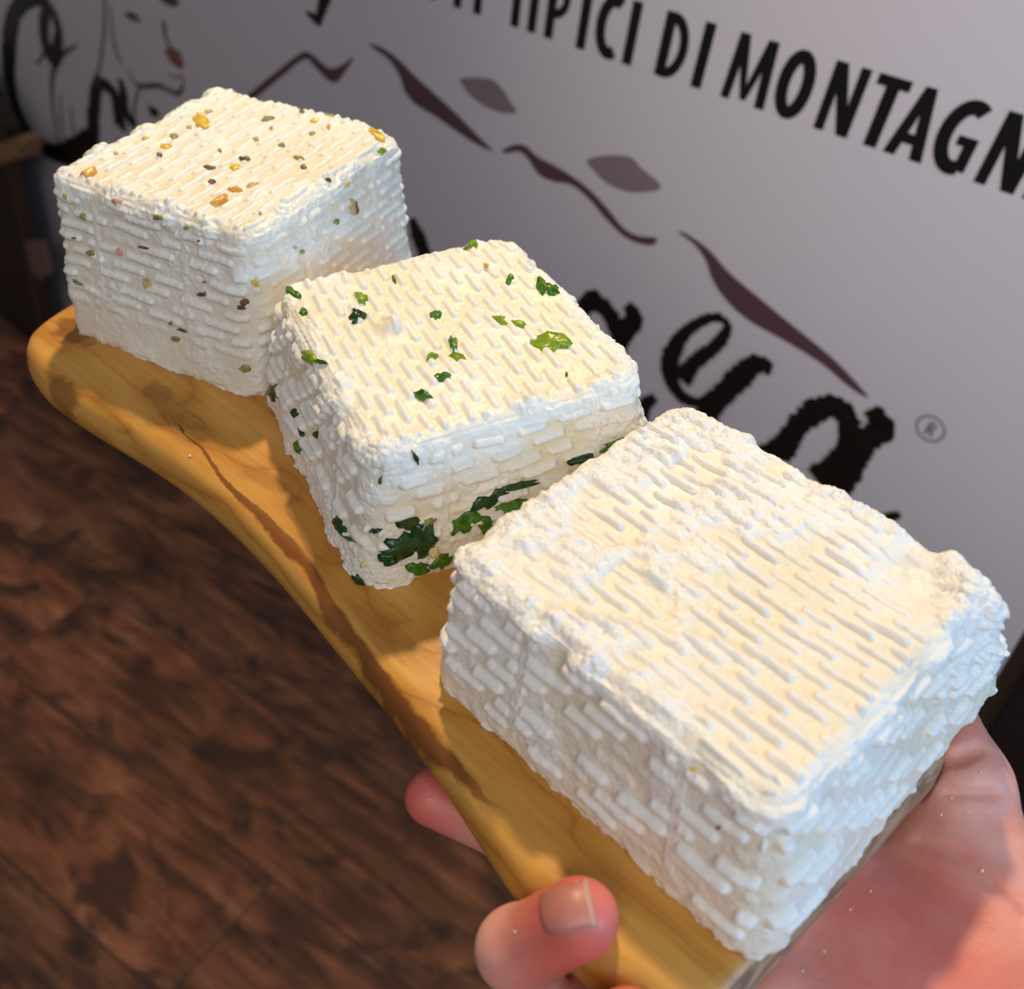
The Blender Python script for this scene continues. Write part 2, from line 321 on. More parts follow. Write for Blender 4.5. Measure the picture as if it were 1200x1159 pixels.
flat_part('brand_letter', brush([(470, 365), (448, 450), (440, 540), (436, 680)], [30, 40, 44, 44], *C4, jag=0.18) + brush([(465, 385), (510, 410), (548, 470), (565, 600)], [26, 34, 44, 48], *C4, jag=0.18) + brush([(565, 370), (580, 430), (590, 520), (640, 590)], [26, 34, 36, 30], *C4, jag=0.18), M_INK)
flat_part('brand_letter', brush([(700, 520), (745, 530)], [26, 20], *C4), M_INK)
for pts, wd in (([(362, 212), (320, 235), (275, 275), (250, 340), (245, 450), (262, 580), (280, 690)], [4, 10, 14, 16, 12, 8, 6]), ([(492, -10), (488, 150), (470, 300), (455, 400)], [10, 10, 9, 8]), ([(515, 20), (528, 150), (545, 240), (572, 298)], [5, 8, 12, 8]),
                ([(600, 330), (650, 400), (740, 400), (800, 425), (835, 438), (858, 405), (856, 350)], [3, 12, 14, 12, 14, 9, 4]), ([(770, 100), (775, 160), (800, 220), (850, 250)], [16, 16, 10, 5]), ([(655, 410), (635, 480), (625, 580)], [8, 9, 8]),
                ([(285, 440), (288, 560), (300, 650)], [4, 8, 5]), ([(332, 490), (342, 590), (350, 660)], [4, 8, 5]), ([(170, 300), (195, 275), (205, 240)], [5, 8, 8]), ([(790, 345), (820, 360), (850, 352)], [3, 5, 3])):
    flat_part('cow_outline', brush(pts, wd, *C4, jag=0.0), M_LINE)
flat_part('cow_eye', [smooth_poly(wp([(585, 62), (620, 55), (650, 80), (660, 105), (630, 98), (600, 85)], *C4))], M_LINE)
flat_part('cow_eye', [smooth_poly(wp([(745, -12), (800, -20), (840, 5), (830, 28), (790, 25)], *C4))], M_MAUVE)
flat_part('cow_nose', [smooth_poly(wp([(775, 232), (800, 225), (845, 255), (862, 295), (855, 322), (825, 312), (790, 275)], *C4))], M_PINK)

# ------------------------------------------------------------------ dark display stand at the left
YS = 0.64
stand = tag(empty('display_stand', (-1.5, YS, 0)), 'dark stand with a tan wooden ledge at the left edge beside the panel', 'stand')
M_DK = plain('dark_metal', (0.010, 0.009, 0.010), 0.45); M_TAN = NT('tan_wood'); tc = M_TAN.coord('Object', (2, 40, 40)); M_TAN.bsdf(Base__Color=M_TAN.ramp(M_TAN.noise(tc, 8, 4), [(0.3, (0.22, 0.11, 0.05)), (0.7, (0.42, 0.24, 0.12))]), Roughness=0.5); M_TAN = M_TAN.m
def slab(name, pxs, y0, dep, mat, parent, bev=0.003):
    P = [WY(x, y, y0) for x, y in pxs]; n = len(P)
    V = [tuple(p) for p in P] + [(p[0], p[1] + dep, p[2]) for p in P]
    F = [list(range(n)), list(range(2 * n - 1, n - 1, -1))] + [[i, i + n, (i + 1) % n + n, (i + 1) % n] for i in range(n)]
    me = py_mesh(name, V, F); bm = bmesh.new(); bm.from_mesh(me); bmesh.ops.recalc_face_normals(bm, faces=bm.faces[:])
    if bev: bmesh.ops.bevel(bm, geom=bm.edges[:], offset=bev, segments=2, affect='EDGES')
    bm.to_mesh(me); bm.free(); return to_parent(link(name, me, mat), parent)
slab('stand_body', [(-60, 160), (8, 190), (52, 418), (-20, 452), (-60, 500)], YS, 0.03, M_DK, stand)
slab('ledge', [(-60, 160), (-10, 172), (18, 160), (29, 170), (26, 186), (2, 194), (-60, 210)], YS - 0.02, 0.04, M_TAN, stand, 0.006)
slab('corner_post', [(6, 192), (13, 190), (57, 400), (50, 420)], YS - 0.006, 0.02, plain('brown_edge', (0.060, 0.030, 0.018), 0.5), stand, 0.002)
slab('bracket', [(28, 282), (44, 284), (54, 322), (46, 330), (36, 318)], YS - 0.014, 0.02, plain('brass_bracket', (0.22, 0.13, 0.10), 0.45), stand, 0.004)
slab('base_highlight', [(-60, 470), (-20, 440), (34, 420), (36, 428), (-20, 452), (-60, 490)], YS - 0.012, 0.02, plain('grey_highlight', (0.05, 0.045, 0.05), 0.35), stand, 0.003)  # grey strip shaped as the highlight along the stand's foot
slab('upper_box', [(-60, 60), (-30, 90), (6, 150), (12, 168), (-10, 174), (-60, 160)], YS, 0.03, plain('dark_brown', (0.035, 0.014, 0.009), 0.5), stand)

filler = link('dark_filler', box_mesh('dark_filler', -0.030, 0.70, WYP + 0.03, WYP + 0.45, 0.0, 1.25, 0.004), M_DK); tag(filler, 'added black box filling the dark gap past the right edge of the printed panel', 'dark_filler')  # black box added to keep the gap beside the panel dark

# ------------------------------------------------------------------ wooden board
ZT = 1.1194; TH = 0.020
def m_wood():
    t = NT('olive_wood'); tc = t.n('ShaderNodeTexCoord'); sx = t.n('ShaderNodeSeparateXYZ'); t.t.links.new(tc.outputs['Object'], sx.inputs[0])
    def mp(s): m = t.n('ShaderNodeMapping'); t.t.links.new(tc.outputs['Object'], m.inputs[0]); m.inputs['Scale'].default_value = s; return m.outputs[0]
    wr = t.n('ShaderNodeTexNoise', Vector=mp((6, 14, 14)), Scale=1.0, Detail=3.0)
    v = t.math('MULTIPLY', sx.outputs[1], 62.0); vv = t.math('ADD', v, t.math('MULTIPLY', wr.outputs['Fac'], 7.5))
    vv = t.math('ADD', vv, t.math('MULTIPLY', sx.outputs[2], 40.0))
    ring = t.math('ABSOLUTE', t.math('SINE', t.math('MULTIPLY', vv, 2.6)))
    fine = t.noise(mp((9, 160, 160)), 3.0, 5, 0.65, 0.3)
    f = t.math('ADD', t.math('MULTIPLY', ring, 0.35), t.math('MULTIPLY', fine, 0.65))
    col = t.ramp(f, [(0.15, (0.38, 0.150, 0.020)), (0.42, (0.54, 0.245, 0.040)), (0.75, (0.68, 0.355, 0.078))])
    thin = t.ramp(ring, [(0.0, (0.7, 0.7, 0.7)), (0.10, (0, 0, 0))]); col = t.mix(t.math('MULTIPLY', t.n('ShaderNodeSeparateColor', Color=thin).outputs[0], 0.42), col, (0.22, 0.080, 0.018))
    kn = t.noise(mp((22, 60, 60)), 1.1, 3, 0.5, 0.6)
    knm = t.ramp(kn, [(0.62, (0, 0, 0)), (0.68, (1, 1, 1))])
    col = t.mix(t.math('MULTIPLY', t.n('ShaderNodeSeparateColor', Color=knm).outputs[0], 0.35), col, (0.24, 0.085, 0.018))
    # the dark heartwood streak that runs along the front edge
    SP = [W(x, y, ZT) for x, y in ((180, 470), (230, 520), (285, 585), (330, 630), (360, 664), (398, 725), (436, 778), (478, 831), (530, 893), (556, 922))]
    x0, x1 = -0.30, -0.08
    fc = t.n('ShaderNodeFloatCurve'); mr = t.n('ShaderNodeMapRange'); t.t.links.new(sx.outputs[0], mr.inputs[0]); mr.inputs[1].default_value = x0; mr.inputs[2].default_value = x1
    t.t.links.new(mr.outputs[0], fc.inputs['Value']); cv = fc.mapping.curves[0]
    pts = [((p[0] - x0) / (x1 - x0), (p[1] - 0.05) / 0.12) for p in SP]
    cv.points[0].location = (0.0, pts[0][1]); cv.points[1].location = (1.0, pts[-1][1])
    for p in pts[1:-1]: cv.points.new(*p)
    fc.mapping.update()
    yc = t.math('ADD', t.math('MULTIPLY', fc.outputs[0], 0.12), 0.05)
    wob = t.math('MULTIPLY', t.math('SUBTRACT', t.noise(mp((30, 60, 10)), 2.0, 4, 0.6), 0.5), 0.006)
    d = t.math('ABSOLUTE', t.math('ADD', t.math('SUBTRACT', sx.outputs[1], yc), wob))
    env = t.ramp(mr.outputs[0], [(0.05, (0, 0, 0)), (0.28, (0.55, 0.55, 0.55)), (0.45, (1, 1, 1)), (0.85, (1, 1, 1)), (0.985, (0.0, 0.0, 0.0))])
    wid = t.math('MULTIPLY', t.n('ShaderNodeSeparateColor', Color=env).outputs[0], 0.0026)
    msk = t.math('SUBTRACT', 1.0, t.math('DIVIDE', d, t.math('ADD', wid, 0.0001)), True)
    msk = t.math('MULTIPLY', t.math('MULTIPLY', msk, 2.2, True), t.ramp(mr.outputs[0], [(0.9, (1, 1, 1)), (0.985, (0, 0, 0))]))
    col = t.mix(t.math('MULTIPLY', msk, 0.88), col, (0.17, 0.048, 0.010))
    # knots at the far end
    for (px_, py_, r_, dp) in ((92, 398, 0.010, 0.75), (70, 462, 0.008, 0.7), (186, 468, 0.007, 0.45), (205, 500, 0.006, 0.3)):
        k = W(px_, py_, ZT - 0.004); vm = t.n('ShaderNodeVectorMath', _operation='SUBTRACT'); t.t.links.new(tc.outputs['Object'], vm.inputs[0]); vm.inputs[1].default_value = (k[0], k[1], ZT - 0.004)
        sc = t.n('ShaderNodeVectorMath', _operation='MULTIPLY'); t.t.links.new(vm.outputs[0], sc.inputs[0]); sc.inputs[1].default_value = (0.7, 1.2, 0.6)
        ln = t.n('ShaderNodeVectorMath', _operation='LENGTH'); t.t.links.new(sc.outputs[0], ln.inputs[0])
        q = t.math('ADD', t.math('DIVIDE', ln.outputs['Value'], r_), t.math('MULTIPLY', t.math('SUBTRACT', t.noise(mp((1, 1, 1)), 160, 3), 0.5), 1.1))
        kk = t.math('MULTIPLY', t.math('SUBTRACT', 1.0, q, True), 3.0, True); col = t.mix(t.math('MULTIPLY', kk, dp), col, (0.20, 0.07, 0.015))
    # pale end grain at the near end
    eg = t.noise(mp((200, 30, 90)), 1.5, 4, 0.6, 1.5); ew = t.ramp(eg, [(0.40, (0.22, 0.120, 0.070)), (0.60, (0.46, 0.300, 0.190))])
    geo = t.n('ShaderNodeNewGeometry'); sn = t.n('ShaderNodeSeparateXYZ'); t.t.links.new(geo.outputs['True Normal'], sn.inputs[0])
    em = t.math('MULTIPLY', t.math('SUBTRACT', sn.outputs[0], 0.55), 4.0, True); col = t.mix(em, col, ew)
    t.bsdf(Base__Color=col, Roughness=0.38, Specular__IOR__Level=0.4); t.bump(fine, 0.12, 0.0006); return t.m
front = [(-0.0215, 0.088), (-0.040, 0.0795), (-0.062, 0.0805), (-0.083, 0.0850), (-0.103, 0.0900), (-0.130, 0.0955), (-0.163, 0.1005), (-0.206, 0.1065), (-0.248, 0.1090), (-0.283, 0.1070), (-0.320, 0.1022), (-0.348, 0.1010), (-0.370, 0.1065), (-0.381, 0.1190)]
rest = [(-0.388, 0.145), (-0.392, 0.180), (-0.390, 0.215), (-0.380, 0.240), (-0.350, 0.250), (-0.28, 0.249), (-0.20, 0.236), (-0.12, 0.219), (-0.06, 0.2085), (-0.032, 0.204), (-0.019, 0.199), (-0.0125, 0.188), (-0.0135, 0.165), (-0.016, 0.130), (-0.018, 0.105)]
OUT = np.array(smooth_poly(front + rest, 10))
seg = np.linalg.norm(np.roll(OUT, -1, 0) - OUT, axis=1); L = np.r_[0, np.cumsum(seg)]; s_ = np.linspace(0, L[-1], 501)[:-1]
OC = np.vstack([OUT, OUT[:1]]); OUT = np.stack([np.interp(s_, L, OC[:, 0]), np.interp(s_, L, OC[:, 1])], 1)
T_ = np.roll(OUT, -2, 0) - np.roll(OUT, 2, 0); T_ /= np.linalg.norm(T_, axis=1)[:, None]; NN = np.stack([T_[:, 1], -T_[:, 0]], 1)
cen = OUT.mean(0)
if np.mean(np.sum(NN * (OUT - cen), 1)) < 0: NN = -NN
rings = []
for inset, z in [(0.0075, 0), (0.0050, -0.0006), (0.0028, -0.0020), (0.0012, -0.0045), (0.0002, -0.0080), (0, -0.0115), (0.0006, -0.0145), (0.0022, -0.0175), (0.0050, -0.0195), (0.009, -0.02)]:
    rings.append(np.c_[OUT - NN * inset, np.full(500, ZT + z)])
Vb = np.vstack(rings); nr = len(rings); Fb = []
for a in range(nr - 1):
    for i in range(500): j = (i + 1) % 500; Fb.append([a * 500 + i, a * 500 + j, (a + 1) * 500 + j, (a + 1) * 500 + i])
Fb += [list(range(500)), list(range(nr * 500 - 1, (nr - 1) * 500 - 1, -1))]
me = py_mesh('serving_board', Vb, Fb); bm = bmesh.new(); bm.from_mesh(me); bmesh.ops.recalc_face_normals(bm, faces=bm.faces[:]); bm.to_mesh(me); bm.free()
brd = link('serving_board', me, m_wood(), None, True)
tag(brd, 'honey coloured wooden serving board with curved edge held in the hand under the three cheeses', 'board')

# ------------------------------------------------------------------ cheeses
class Cheese:
    def __init__(s, name, c, N, NZ, rc, re, mat, ridge_axis, seed, label):
        s.x, s.y, s.yaw, s.bx, s.by, s.tx, s.ty, s.h, s.ox, s.oy = c
        s.name, s.N, s.NZ, s.rc, s.re, s.mat, s.ax, s.seed, s.label = name, N, NZ, rc, re, mat, ridge_axis, seed, label
        s.bumps = []
        s.edit = None
    def local(s, px_, py_, z):                    # pixel -> local xy at height z over the board
        p = W(px_, py_, ZT + z) - np.array([s.x, s.y, ZT]); c, d = math.cos(s.yaw), math.sin(s.yaw)
        return np.array([c * p[0] + d * p[1], -d * p[0] + c * p[1], z])
    def build(s):
        N, NZ = s.N, s.NZ; A, B, H = (s.bx + s.tx) / 2, (s.by + s.ty) / 2, s.h
        # integer lattice on the box surface (top + four sides)
        g = np.arange(N + 1); h_ = np.arange(NZ + 1)
        def face(I, J, f):
            idx = np.arange(I * J).reshape(I, J); q = np.stack([idx[:-1, :-1], idx[1:, :-1], idx[1:, 1:], idx[:-1, 1:]], -1).reshape(-1, 4)
            return f, q
        P, Q, n0 = [], [], 0
        a, b = np.meshgrid(g, g, indexing='ij'); P.append(np.stack([a, b, np.full_like(a, NZ)], -1).reshape(-1, 3))
        idx = np.arange((N + 1) ** 2).reshape(N + 1, N + 1); Q.append(np.stack([idx[:-1, :-1], idx[1:, :-1], idx[1:, 1:], idx[:-1, 1:]], -1).reshape(-1, 4)); n0 = len(P[0])
        for k in range(4):
            a, b = np.meshgrid(g, h_, indexing='ij')
            X, Y = [(a, 0 * a), (0 * a + N, a), (N - a, 0 * a + N), (0 * a, N - a)][k]
            P.append(np.stack([X, Y, b], -1).reshape(-1, 3))
            idx = np.arange((N + 1) * (NZ + 1)).reshape(N + 1, NZ + 1) + n0
            Q.append(np.stack([idx[:-1, :-1], idx[1:, :-1], idx[1:, 1:], idx[:-1, 1:]], -1).reshape(-1, 4)); n0 += P[-1].shape[0]
        P = np.vstack(P); Q = np.vstack(Q)
        key = (P[:, 0] * 4096 + P[:, 1]) * 4096 + P[:, 2]; _, first, inv = np.unique(key, return_index=True, return_inverse=True)
        P = P[first].astype(np.float64); Q = inv.reshape(-1)[Q]
        x = (P[:, 0] / N * 2 - 1) * A; y = (P[:, 1] / N * 2 - 1) * B; z = P[:, 2] / NZ * H
        ux_, uy_ = x.copy(), y.copy()             # unrounded coordinates for the prints
        rc, re = s.rc, s.re
        qx = np.clip(x, -(A - rc), A - rc); qy = np.clip(y, -(B - rc), B - rc); dx, dy = x - qx, y - qy
        li = np.maximum(abs(dx), abs(dy)); l2 = np.hypot(dx, dy) + 1e-12; nx, ny = dx / l2, dy / l2
        sc = np.where(li > 1e-9, li / l2, 1); x, y = qx + dx * sc, qy + dy * sc
        e = rc - li                               # distance to the rim (0 on the sides)
        rho = np.clip(re - e, 0, re); zet = np.clip(z - (H - re), 0, re); hh = np.hypot(rho, zet) + 1e-12; ss = np.maximum(rho, zet) / hh
        r2, z2 = rho * ss, zet * ss; x -= nx * (rho - r2); y -= ny * (rho - r2); z = z - (zet - z2)
        rb = 0.003; rho = np.clip(rb - e, 0, rb); zet = np.clip(rb - z, 0, rb); hb = np.hypot(rho, zet) + 1e-12; sb = np.where(zet > 0, np.maximum(rho, zet) / hb, 1); x -= nx * rho * (1 - sb); y -= ny * rho * (1 - sb)
        side = np.where(P[:, 2] == NZ, sst(r2 / re, 0.25, 0.75) * (z2 > 0), 1 - sst(z2 / re, 0.45, 1.0) * (z2 > 0)); top = 1 - side
        nv = np.stack([nx * np.where(z2 > 0, r2, 1.0) , ny * np.where(z2 > 0, r2, 1.0), np.where(z2 > 0, z2, 0.0)], -1)
        flat = (P[:, 2] == NZ) & (e >= re); nv[flat] = (0, 0, 1); nv /= np.linalg.norm(nv, axis=1)[:, None] + 1e-12
        C3 = np.stack([x, y, z], -1) + s.seed * 0.37
        # ---- prints of the basket
        def bars(u, v, pitch, ln, fill, k, wf=0.30):
            wv = (vnoise(C3, 90, k) - 0.5) * 0.0012; v = v + wv
            j = np.floor(v / pitch); ph = (j * 0.38 + 0.08 * hsh(j, j * 0, j * 0, k + 5)) % 1.0; uu = u / ln + ph; i = np.floor(uu); f = (uu - i); fv = v / pitch - j
            amp = 0.70 + 0.45 * hsh(j, i, j * 0, k + 9); gap = fill - 0.30 * hsh(j, i, j * 0 + 3, k) ** 2
            amp = amp * (1 - 0.75 * (hsh(j, i, j * 0 + 7, k) > 0.93)); wr = wf * pitch
            da = np.maximum(np.abs(f - gap / 2) * ln - (gap / 2 * ln - wr), 0)
            d_ = np.hypot(da, (fv - 0.5) * pitch) / (wr * (0.9 + 0.3 * vnoise(C3, 500, k + 2)))
            return np.clip(1 - d_ ** 2, 0, 1) ** 0.75 * amp
        u, v = (uy_, ux_) if s.ax == 'y' else (ux_, uy_)
        pt, lt, at = s.top_print
        rim = 0.0016
        tmask = top * sst(e, rim * 0.9, rim * 2.0) * s.tfade(C3, ux_ / A, uy_ / B)
        D = bars(u, v + 0.5, pt, lt, 0.80, 11) * at * tmask
        ys = abs(nx) > abs(ny); su = np.where(ys, uy_, ux_); half = np.where(ys, B, A)
        zz = np.where(P[:, 2] == NZ, H, P[:, 2] / NZ * H)
        zf = sst(zz, s.zfade[0], s.zfade[1]) * (1 - sst(zz, H - 0.0035, H - 0.001)) * (1 - sst(abs(su), half - 0.004, half - 0.001))
        band = np.zeros_like(su)
        for fr in s.bands: band = np.maximum(band, 1 - sst(abs(su - fr * half), 0.0011, 0.0018))
        ps, ls, as_ = s.side_print
        bs = bars(su + 0.3 + np.where(ys, 0.004, 0), zz + 0.5, ps, ls, 0.86, 23, 0.30)
        D += side * (bs * (1 - band) * as_ + band * as_ * 0.25) * zf
        # ---- crumbly curd
        patch = vnoise(C3, 70, 3) * 0.6 + vnoise(C3, 150, 4) * 0.4
        rimw = np.clip(np.exp(-((e - 0.002) / 0.0035) ** 2) * (zz > H * 0.93) + np.exp(-((H - zz) / 0.0045) ** 2) * side, 0, 1)
        rimw = rimw * (0.15 + 1.0 * sst(vnoise(C3, 110, 13), 0.45, 0.75)); rw = s.rough(C3, top, side, rimw, patch, ux_ / A, uy_ / B, zz / H)
        idx = rw > 0.02; l1 = np.zeros(len(x), np.float32); l2_ = l1.copy(); l3 = l1.copy()
        l1[idx] = lumps(C3[idx], 260, 31); l2_[idx] = lumps(C3[idx], 560, 41); l3[idx] = lumps(C3[idx], 1150, 51)
        D += rw * (l1 * 0.0013 + l2_ * 0.0011 + l3 * 0.00065 - 0.0010)
        D += (vnoise(C3, 420, 6) - 0.5) * 0.00028 + (vnoise(C3, 900, 7) - 0.5) * 0.00022 + (vnoise(C3, 45, 8) - 0.5) * 0.0017 + (vnoise(C3, 110, 9) - 0.5) * 0.0022 * np.clip(rimw + 0.15, 0, 1)
        D += side * np.exp(-((zz - 0.915 * H) / 0.0030) ** 2) * (vnoise(C3, 170, 71) - 0.35) * 0.0030 * s.lip
        # ragged foot where the curd sits on the board
        ft = 1 - sst(zz, 0.0, 0.0035); D += side * ft * ((vnoise(C3, 260, 61) - 0.45) * 0.0022 + (vnoise(C3, 600, 62) - 0.5) * 0.0012)
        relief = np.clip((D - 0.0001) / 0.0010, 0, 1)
        # ---- frustum, sag and single dents
        PP = np.stack([x, y, z], -1) + nv * D[:, None]
        for (c_, r_, d_) in s.bumps:
            dd = np.linalg.norm((PP - c_) / np.array(r_), axis=1); PP[:, 2] += d_ * np.exp(-dd ** 2) * (0.75 + 0.5 * vnoise(C3, 300, 77)) * (0.4 + 0.6 * (zz / H))
        if s.edit: PP = s.edit(PP, ux_ / A, uy_ / B, zz / H, C3)
        tz = np.clip(PP[:, 2] / H, -0.02, 1.1); X = PP[:, 0] * (s.bx + (s.tx - s.bx) * tz) / A + s.ox * tz; Y = PP[:, 1] * (s.by + (s.ty - s.by) * tz) / B + s.oy * tz
        PP = np.stack([X, Y, np.maximum(PP[:, 2], 0.0002)], -1)
        PP[P[:, 2] == 0, 2] = 0.0002
        me = np_mesh(s.name, PP, Q); ar = me.attributes.new('relief', 'FLOAT', 'POINT'); ar.data.foreach_set('value', relief.astype(np.float32)); s.o = link(s.name, me, s.mat)
        s.o.location = (s.x, s.y, ZT); s.o.rotation_euler = (0, 0, s.yaw); tag(s.o, s.label, 'cheese')
        st_ = max(1, 1); s.bvh = BVHTree.FromPolygons([tuple(p) for p in PP.astype(float).tolist()], Q.tolist(), all_triangles=False)
        s.inv = (Matrix.Translation((s.x, s.y, ZT)) @ Matrix.Rotation(s.yaw, 4, 'Z')).inverted()
        return s.o
    def fleck(s, name, px_, py_, wpx, hpx, ang, kind, th=0.0005, jag=0.25, label=None):
        """a leaf flake or nut chip pressed into the curd, at the surface point the pixel shows"""
        o = s.inv @ Vector(CAM.tolist()); d = (s.inv.to_3x3() @ ray(px_, py_)).normalized()
        hit, nrm, _, dist = s.bvh.ray_cast(o, d)
        if hit is None: return None
        right = (s.inv.to_3x3() @ Vector(MW[:, 0].tolist())); dn = (s.inv.to_3x3() @ Vector(MW[:, 1].tolist()))
        # average the normal around the hit so that the flake lies on the face, not on one bump
        acc = Vector((0, 0, 0))
        for dx in (-1, 0, 1):
            for dy in (-1, 0, 1):
                h2 = s.bvh.find_nearest(hit + right * dx * 0.0012 + dn * dy * 0.0012)
                if h2[1] is not None: acc += h2[1]
        nrm = acc.normalized() if acc.length > 0 else nrm
        if nrm.dot(d) > 0: nrm = -nrm
        a = math.radians(ang); n = 9 if max(wpx, hpx) < 12 else 16
        zdep = dist * (ray(px_, py_).dot(Vector(MW[:, 2].tolist())))
        def project(u, v):                        # screen-size offset in px -> tangent plane point
            dd = (d * zdep / (ray(px_, py_).dot(Vector(MW[:, 2].tolist()))) + right * (u * zdep / FPX) + dn * (v * zdep / FPX)); q = o + dd
            den = dd.normalized().dot(nrm)
            if abs(den) < 0.15: return q
            return o + dd.normalized() * ((hit - o).dot(nrm) / den)
        rim_ = []
        for i in range(n):
            t_ = 2 * math.pi * i / n; r_ = 1 - jag * random.random() * (1.6 if i % 3 == 0 else 0.8)
            u, v = math.cos(t_) * wpx / 2 * r_, math.sin(t_) * hpx / 2 * r_; rim_.append((u * math.cos(a) - v * math.sin(a), u * math.sin(a) + v * math.cos(a)))
        ringsuv = [[(0, 0)]] + [[(u * k, v * k) for u, v in rim_] for k in (0.4, 0.75, 1.0)]
        Vt, F = [], []; cnt = []
        for ri, rg in enumerate(ringsuv):
            cnt.append(len(Vt))
            for (u, v) in rg:
                q = project(u, v); h2 = s.bvh.find_nearest(q)
                if h2[0] is not None and (h2[0] - q).length < 0.004: q = h2[0] * 0.8 + q * 0.2
                Vt.append(q + nrm * (th * (0.9 + 0.6 * random.random()) if ri < 3 else th * 0.25))
        for ri in range(3):
            for i in range(n):
                j = (i + 1) % n
                if ri == 0: F.append((0, cnt[1] + i, cnt[1] + j))
                else: F.append((cnt[ri] + i, cnt[ri + 1] + i, cnt[ri + 1] + j, cnt[ri] + j))
        nb = len(Vt); Vt += [Vt[cnt[3] + i] - nrm * th * 1.5 for i in range(n)]
        for i in range(n): j = (i + 1) % n; F.append((cnt[3] + i, nb + i, nb + j, cnt[3] + j))
        F.append(tuple(nb + i for i in range(n))[::-1])
        me = py_mesh(name, Vt, F); ob = link(name, me, FL[kind], s.o, True)
        if label: ob['label'] = label
        return ob

def no_fade(C, u, v): return 1.0
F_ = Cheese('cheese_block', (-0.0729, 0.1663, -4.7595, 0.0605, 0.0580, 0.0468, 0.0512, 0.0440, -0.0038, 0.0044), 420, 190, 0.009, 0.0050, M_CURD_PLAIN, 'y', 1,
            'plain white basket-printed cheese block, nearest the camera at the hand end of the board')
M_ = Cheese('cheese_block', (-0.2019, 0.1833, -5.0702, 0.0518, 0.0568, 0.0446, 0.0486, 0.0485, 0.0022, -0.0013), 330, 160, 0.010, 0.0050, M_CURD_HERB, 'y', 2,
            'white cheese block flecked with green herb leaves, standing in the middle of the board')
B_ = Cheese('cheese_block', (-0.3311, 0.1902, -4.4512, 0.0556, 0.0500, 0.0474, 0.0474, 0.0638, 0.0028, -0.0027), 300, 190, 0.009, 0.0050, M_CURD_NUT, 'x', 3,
            'white cheese block flecked with yellow and brown nut pieces, at the board\'s far end')
F_.top_print = (0.0047, 0.0200, 0.0016); F_.side_print = (0.0052, 0.0180, 0.0020); F_.zfade = (0.002, 0.010); F_.bands = (-0.53, 0.40)
M_.top_print = (0.0047, 0.0165, 0.0013); M_.side_print = (0.0054, 0.0150, 0.0023); M_.zfade = (0.008, 0.015); M_.bands = (-0.50, 0.58)
B_.top_print = (0.0044, 0.0240, 0.0013); B_.side_print = (0.0050, 0.0200, 0.0014); B_.zfade = (0.012, 0.026); B_.bands = (-0.37, 0.52)
F_.lip = 1.0; M_.lip = 0.8; B_.lip = 0.6
F_.tfade = lambda C, u, v: 0.45 + 0.55 * sst(vnoise(C, 60, 91) + 0.25 * (-v), 0.35, 0.6)
M_.tfade = no_fade; B_.tfade = lambda C, u, v: 0.7 + 0.3 * vnoise(C, 80, 92)
F_.rough = lambda C, t, s, r, p, u, v, z: np.clip(r * 1.3 + t * (sst(p, 0.38, 0.62) * 1.1 * sst(v + 0.25, -0.55, 0.6) + 0.12) + s * (0.15 + 0.35 * sst(p, 0.5, 0.75)) + 1.7 * np.exp(-((u - 0.95) ** 2 + (v + 0.95) ** 2) / 0.07) * (z > 0.35), 0, 1.9)
M_.rough = lambda C, t, s, r, p, u, v, z: np.clip(r * 1.15 + t * 0.05 + s * (0.2 + 0.45 * sst(p, 0.45, 0.7) + 0.5 * (z < 0.3)), 0, 1.3)
B_.rough = lambda C, t, s, r, p, u, v, z: np.clip(r * 1.2 + t * (0.18 + 0.4 * sst(p, 0.55, 0.75)) + s * (0.18 + 0.4 * sst(p, 0.45, 0.7)), 0, 1.3)
